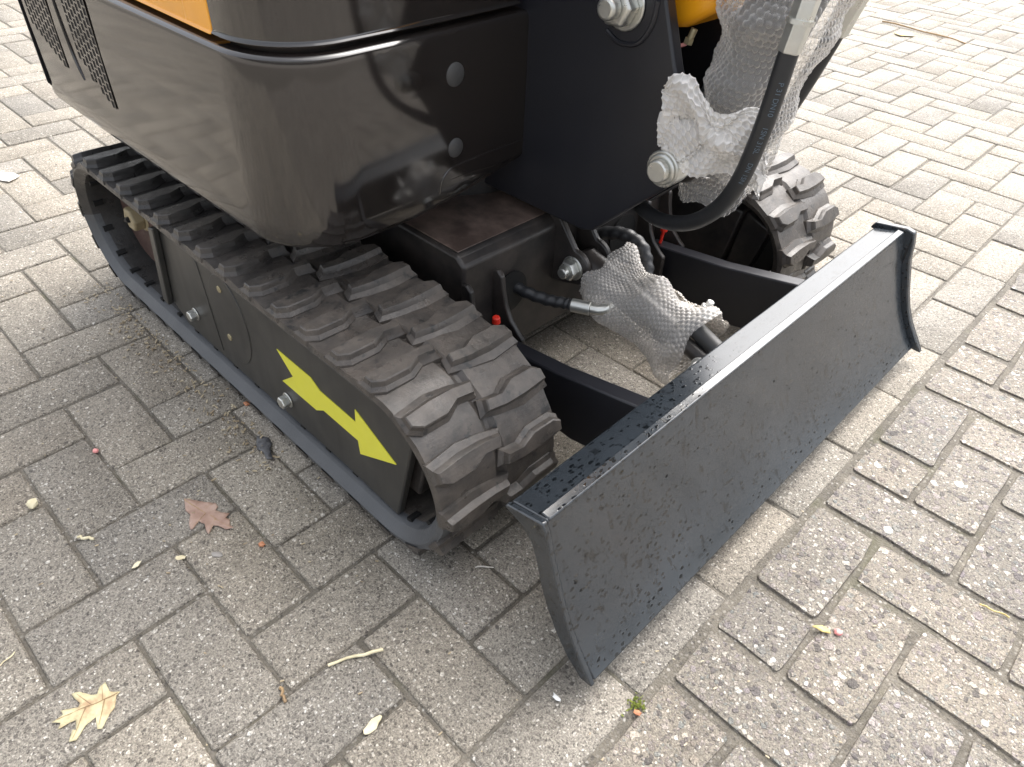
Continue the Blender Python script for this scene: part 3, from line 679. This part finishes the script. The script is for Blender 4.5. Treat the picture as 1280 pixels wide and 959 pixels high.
# ================================================================ litter on the stones
def flat_leaf(name, pts, mat, label, cat, group, h=.0045, seed=1, vein=None):
    bm = bmesh.new(); vs = [bm.verts.new((x, y, 0)) for x, y in pts]; bm.faces.new(vs); bm.normal_update(); bmesh.ops.triangulate(bm, faces=bm.faces)
    for _ in range(3): bmesh.ops.subdivide_edges(bm, edges=[e for e in bm.edges if e.calc_length() > .006], cuts=1)
    bmesh.ops.triangulate(bm, faces=bm.faces)
    cx = sum(p[0] for p in pts) / len(pts); cy = sum(p[1] for p in pts) / len(pts)
    for v in bm.verts:
        r = math.hypot(v.co.x - cx, v.co.y - cy); v.co.z = .0020 + .0016 * (r < .012) + h * (r / .045) ** 2 * (.5 + .5 * noise.noise(Vector((v.co.x * 40 + seed, v.co.y * 40, 0)))) + .0012 * noise.noise(Vector((v.co.x * 160, v.co.y * 160, seed)))
    me = bpy.data.meshes.new(name); bm.normal_update(); bm.to_mesh(me); bm.free(); me.materials.append(mat); me.polygons.foreach_set('use_smooth', [True] * len(me.polygons))
    o = bpy.data.objects.new(name, me); COL.objects.link(o); s = o.modifiers.new('thickness', 'SOLIDIFY'); s.thickness = .0005
    if vein:                                            # raised midrib and side veins
        mb = MB()
        hz = lambda x, y: min((v.co for v in me.vertices), key=lambda c: (c.x - x) ** 2 + (c.y - y) ** 2).z
        for a, b in vein:
            P = [(a[0] + (b[0] - a[0]) * k / 8, a[1] + (b[1] - a[1]) * k / 8) for k in range(9)]
            mb.tube([(x, y, hz(x, y) + .0003) for x, y in P], [.0007 * (1 - .6 * k / 8) for k in range(9)], 5)
        mb.build('vein', BARK, o)
    return tag(o, label, cat, group)
LY = [(-.0417, -.1519), (-.0516, -.1613), (-.0667, -.1603), (-.0663, -.1678), (-.0587, -.1740), (-.0631, -.1794), (-.0771, -.1882), (-.0820, -.1965), (-.0744, -.1964), (-.0629, -.1937), (-.0589, -.1973), (-.0695, -.2141), (-.0621, -.2139), (-.0606, -.2271), (-.0536, -.2200), (-.0474, -.2252), (-.0466, -.2128), (-.0447, -.2057), (-.0325, -.2099), (-.0356, -.2131), (-.0232, -.2217), (-.0190, -.2146), (-.0293, -.2009), (-.0315, -.1870), (-.0147, -.1918), (-.0116, -.1871), (-.0236, -.1730), (-.0266, -.1656), (-.0399, -.1579)]
LB = [(-.2832, .0539), (-.2743, .0621), (-.2559, .0752), (-.2443, .0862), (-.2346, .0852), (-.2310, .0790), (-.2193, .0841), (-.2098, .0917), (-.2059, .0824), (-.1988, .0863), (-.1903, .0809), (-.1786, .0814), (-.1858, .0714), (-.1996, .0664), (-.2052, .0617), (-.1986, .0534), (-.1953, .0475), (-.2049, .0491), (-.2166, .0532), (-.2280, .0495), (-.2198, .0357), (-.2209, .0322), (-.2347, .0365), (-.2484, .0461), (-.2615, .0445)]
GR = 'fallen leaves on the paving'
flat_leaf('oak_leaf', LY, LEAFY, 'pale yellow lobed oak leaf lying on the paving', 'leaf', GR,
          vein=[((-.042, -.155), (-.061, -.222)), ((-.047, -.172), (-.066, -.165)), ((-.050, -.184), (-.077, -.192)), ((-.052, -.190), (-.024, -.217)), ((-.046, -.170), (-.019, -.188))])
flat_leaf('oak_leaf', LB, LEAFB, 'reddish brown lobed oak leaf lying beside the near track', 'leaf', GR, h=.004, seed=5,
          vein=[((-.281, .053), (-.186, .078)), ((-.245, .063), (-.247, .083)), ((-.235, .065), (-.224, .038)), ((-.215, .070), (-.199, .051))])
flat_leaf('leaf', [(-1.75, .235), (-1.715, .268), (-1.685, .275), (-1.66, .24), (-1.69, .225)], PALE, 'bleached whitish leaf on the paving behind the near track', 'leaf', GR)
flat_leaf('leaf', [(.535, .579), (.545, .590), (.556, .592), (.560, .586), (.549, .580)], STRAW, 'tiny curled yellow leaf in a joint near the dozer blade', 'leaf', GR, h=.03)
flat_leaf('plastic_scrap', [(-.335, .213), (-.318, .226), (-.300, .222), (-.290, .212), (-.268, .204), (-.274, .196), (-.292, .200), (-.305, .196), (-.322, .204)], SCRAP, 'thin dark grey scrap lying on the stone beside the yellow arrow', 'scrap', None, h=.0006)
for fx, fy, fr in ((.350, .240, .006),):
    flat_leaf('white_fleck', [(fx + fr * (1 + .5 * math.sin(3 * q + fx * 900)) * math.cos(q), fy + .7 * fr * (1 + .4 * math.cos(2 * q)) * math.sin(q)) for q in [k * .628 for k in range(10)]], WHITE, 'white speck on the stone below the near corner of the dozer blade', 'speck', None, h=.0005)
def stick(name, a, b, r, mat, label, cat, group=None, bend=.002):
    a, b = Vector((*a, r * .8 + .0015)), Vector((*b, r * .8 + .0015)); n = 7; P = [a.lerp(b, k / (n - 1)) + Vector((random.uniform(-1, 1), random.uniform(-1, 1), .3)) * bend * (0 < k < n - 1) for k in range(n)]
    o = MB().tube(P, [r * random.uniform(.8, 1.15) for _ in P], 7).build(name, mat); return tag(o, label, cat, group)
TW = 'twigs and splinters on the paving'
stick('wood_sliver', (.1103, .0557), (.1425, .1218), .0021, WOOD, 'long pale wood sliver lying across two stones', 'wood sliver', TW)
stick('wood_stub', (.0932, -.0057), (.1145, -.0109), .0021, BARK, 'short brown stub stuck in a joint between stones', 'twig', TW)
stick('straw', (.6941, .7956), (.7328, .8033), .0012, STRAW, 'golden straw lying along the rounded worn paver', 'straw', TW)
stick('twig', (.1317, .3019), (.1508, .3218), .0010, PALE, 'thin pale twig under the front of the near track', 'twig', TW)
stick('splinter', (-.3235, -.0961), (-.3035, -.0797), .0022, WOOD, 'white splinter on the stone between the two oak leaves', 'splinter', TW)
stick('grass_blade', (-.1833, -.2468), (-.1908, -.2271), .0010, WOOD, 'pale dry grass blade at the edge of the paving', 'grass blade', TW)
stick('twig', (-.8604, 4.1039), (-.4211, 4.0286), .0035, BARK, 'long thin twig far off on the bright paving', 'twig', TW, .012)
flat_leaf('leaf', [(-.73, 3.93), (-.69, 3.90), (-.64, 3.95), (-.66, 4.00), (-.71, 4.0)], STRAW, 'tan leaf beside the long thin twig far off', 'leaf', GR, h=.004)
def chip(name, x, y, r, mat, label, cat, sx=1., rot=0., hz=.6, seed=0, group='small bits on the paving'):
    bm = bmesh.new(); bmesh.ops.create_icosphere(bm, subdivisions=2, radius=1)
    for v in bm.verts:
        k = 1 + .35 * noise.noise(v.co * 1.6 + Vector((seed, 0, 0))); v.co = Vector((v.co.x * r * sx * k, v.co.y * r * k, v.co.z * r * hz * k))
    bmesh.ops.rotate(bm, verts=bm.verts, cent=(0, 0, 0), matrix=Matrix.Rotation(rot, 3, 'Z')); bmesh.ops.translate(bm, verts=bm.verts, vec=(x, y, r * hz * .7))
    me = bpy.data.meshes.new(name); bm.to_mesh(me); bm.free(); me.materials.append(mat)
    o = bpy.data.objects.new(name, me); COL.objects.link(o); return tag(o, label, cat, group)
chip('wood_chip', .2137, .0497, .0058, WOOD, 'flat cream wood chip on the stone below the long sliver', 'wood chip', 2.6, 1.75, .35, 1)
chip('nut_shell', -.435, -.1207, .0085, WOOD, 'yellowish round lump lying in a joint', 'lump', 1.1, 0, .9, 2)
chip('plastic_chip', -.4886, -.0031, .0046, PINK, 'pink chip in the joint between two stones', 'chip', 1.2, .5, .6, 3)
chip('brick_crumb', -.1233, .0964, .0046, ORANGE, 'orange crumb next to the brown oak leaf', 'crumb', 1.1, .4, .7, 4)
chip('brick_crumb', -.4241, .2437, .0045, ORANGE, 'orange crumb touching the side of the near track', 'crumb', 1.4, .2, .6, 5)
chip('bark_flake', -.1852, -.0023, .0042, WOOD, 'cream flake below the brown oak leaf', 'flake', 1.9, .9, .4, 6)
chip('bark_flake', -.1533, .0394, .0050, GREYB, 'grey flake below the brown oak leaf', 'flake', 1.7, .7, .3, 7)
chip('bark_flake', -.2170, -.0541, .0036, WOOD, 'small tan flake beside a joint', 'flake', 2, 1.9, .4, 8)
chip('pebble', .5666, .5981, .0055, PINK, 'pink pebble on the worn paving by the dozer blade', 'pebble', 1.1, .3, .7, 9)
chip('brick_crumb', .4360, .3009, .0038, ORANGE, 'orange crumb beside the green moss tuft', 'crumb', 1.3, .5, .5, 10)
# scattered pale splinters that nobody would count, and the moss tuft
mb = MB()
for k in range(320):
    while True:
        x, y = random.uniform(-1.5, .9), random.uniform(-.35, 1.2)
        if not (-1.1 < x < .40 and .24 < y < 1.4): break
    a = random.gauss(1.0, .5); l = random.uniform(.0008, .0030); w = random.uniform(.0005, .0012); dx, dy = math.cos(a), math.sin(a); z = .0022
    q = [(x - dx * l - dy * w, y - dy * l + dx * w), (x + dx * l - dy * w * .4, y + dy * l + dx * w * .4), (x + dx * l + dy * w, y + dy * l - dx * w), (x - dx * l + dy * w, y - dy * l - dx * w * .6)]
    mb.add([(a_, b_, z) for a_, b_ in q] + [(a_, b_, z + .0012) for a_, b_ in q], [(3, 2, 1, 0), (4, 5, 6, 7), (0, 1, 5, 4), (1, 2, 6, 5), (2, 3, 7, 6), (3, 0, 4, 7)])
for k in range(260):                                    # chaff and grit drifted against the near track and in the joints
    x = random.uniform(-1.0, -.25); y = .225 - abs(random.gauss(0, .035)); a = random.uniform(0, 6.28); l = random.uniform(.0012, .0045); w = random.uniform(.0008, .0018); z = .0022
    dx, dy = math.cos(a), math.sin(a)
    q = [(x - dx * l - dy * w, y - dy * l + dx * w), (x + dx * l - dy * w * .4, y + dy * l + dx * w * .4), (x + dx * l + dy * w, y + dy * l - dx * w), (x - dx * l + dy * w, y - dy * l - dx * w * .6)]
    mb.add([(a_, b_, z) for a_, b_ in q] + [(a_, b_, z + .0016) for a_, b_ in q], [(3, 2, 1, 0), (4, 5, 6, 7), (0, 1, 5, 4), (1, 2, 6, 5), (2, 3, 7, 6), (3, 0, 4, 7)])
o = mb.build('debris', BITS); o['kind'] = 'stuff'; tag(o, 'pale splinters and grit scattered over the paving', 'debris')
mb = MB()
for k in range(60):
    x, y = .4284 + random.gauss(0, .005), .311 + random.gauss(0, .006); l = random.uniform(.002, .006); a = random.uniform(0, 6.28)
    t = Vector((math.cos(a) * l * .8, math.sin(a) * l * .8, l)); w = Vector((-math.sin(a), math.cos(a), 0)) * .0011; p = Vector((x, y, -.002))
    mb.add([p - w, p + w, p + t * .6 + w * 1.3, p + t, p + t * .6 - w * 1.3], [(0, 1, 2, 3, 4)])
o = mb.build('moss_tuft', MOSS); tag(o, 'small green moss tuft in a joint below the dozer blade corner', 'moss')
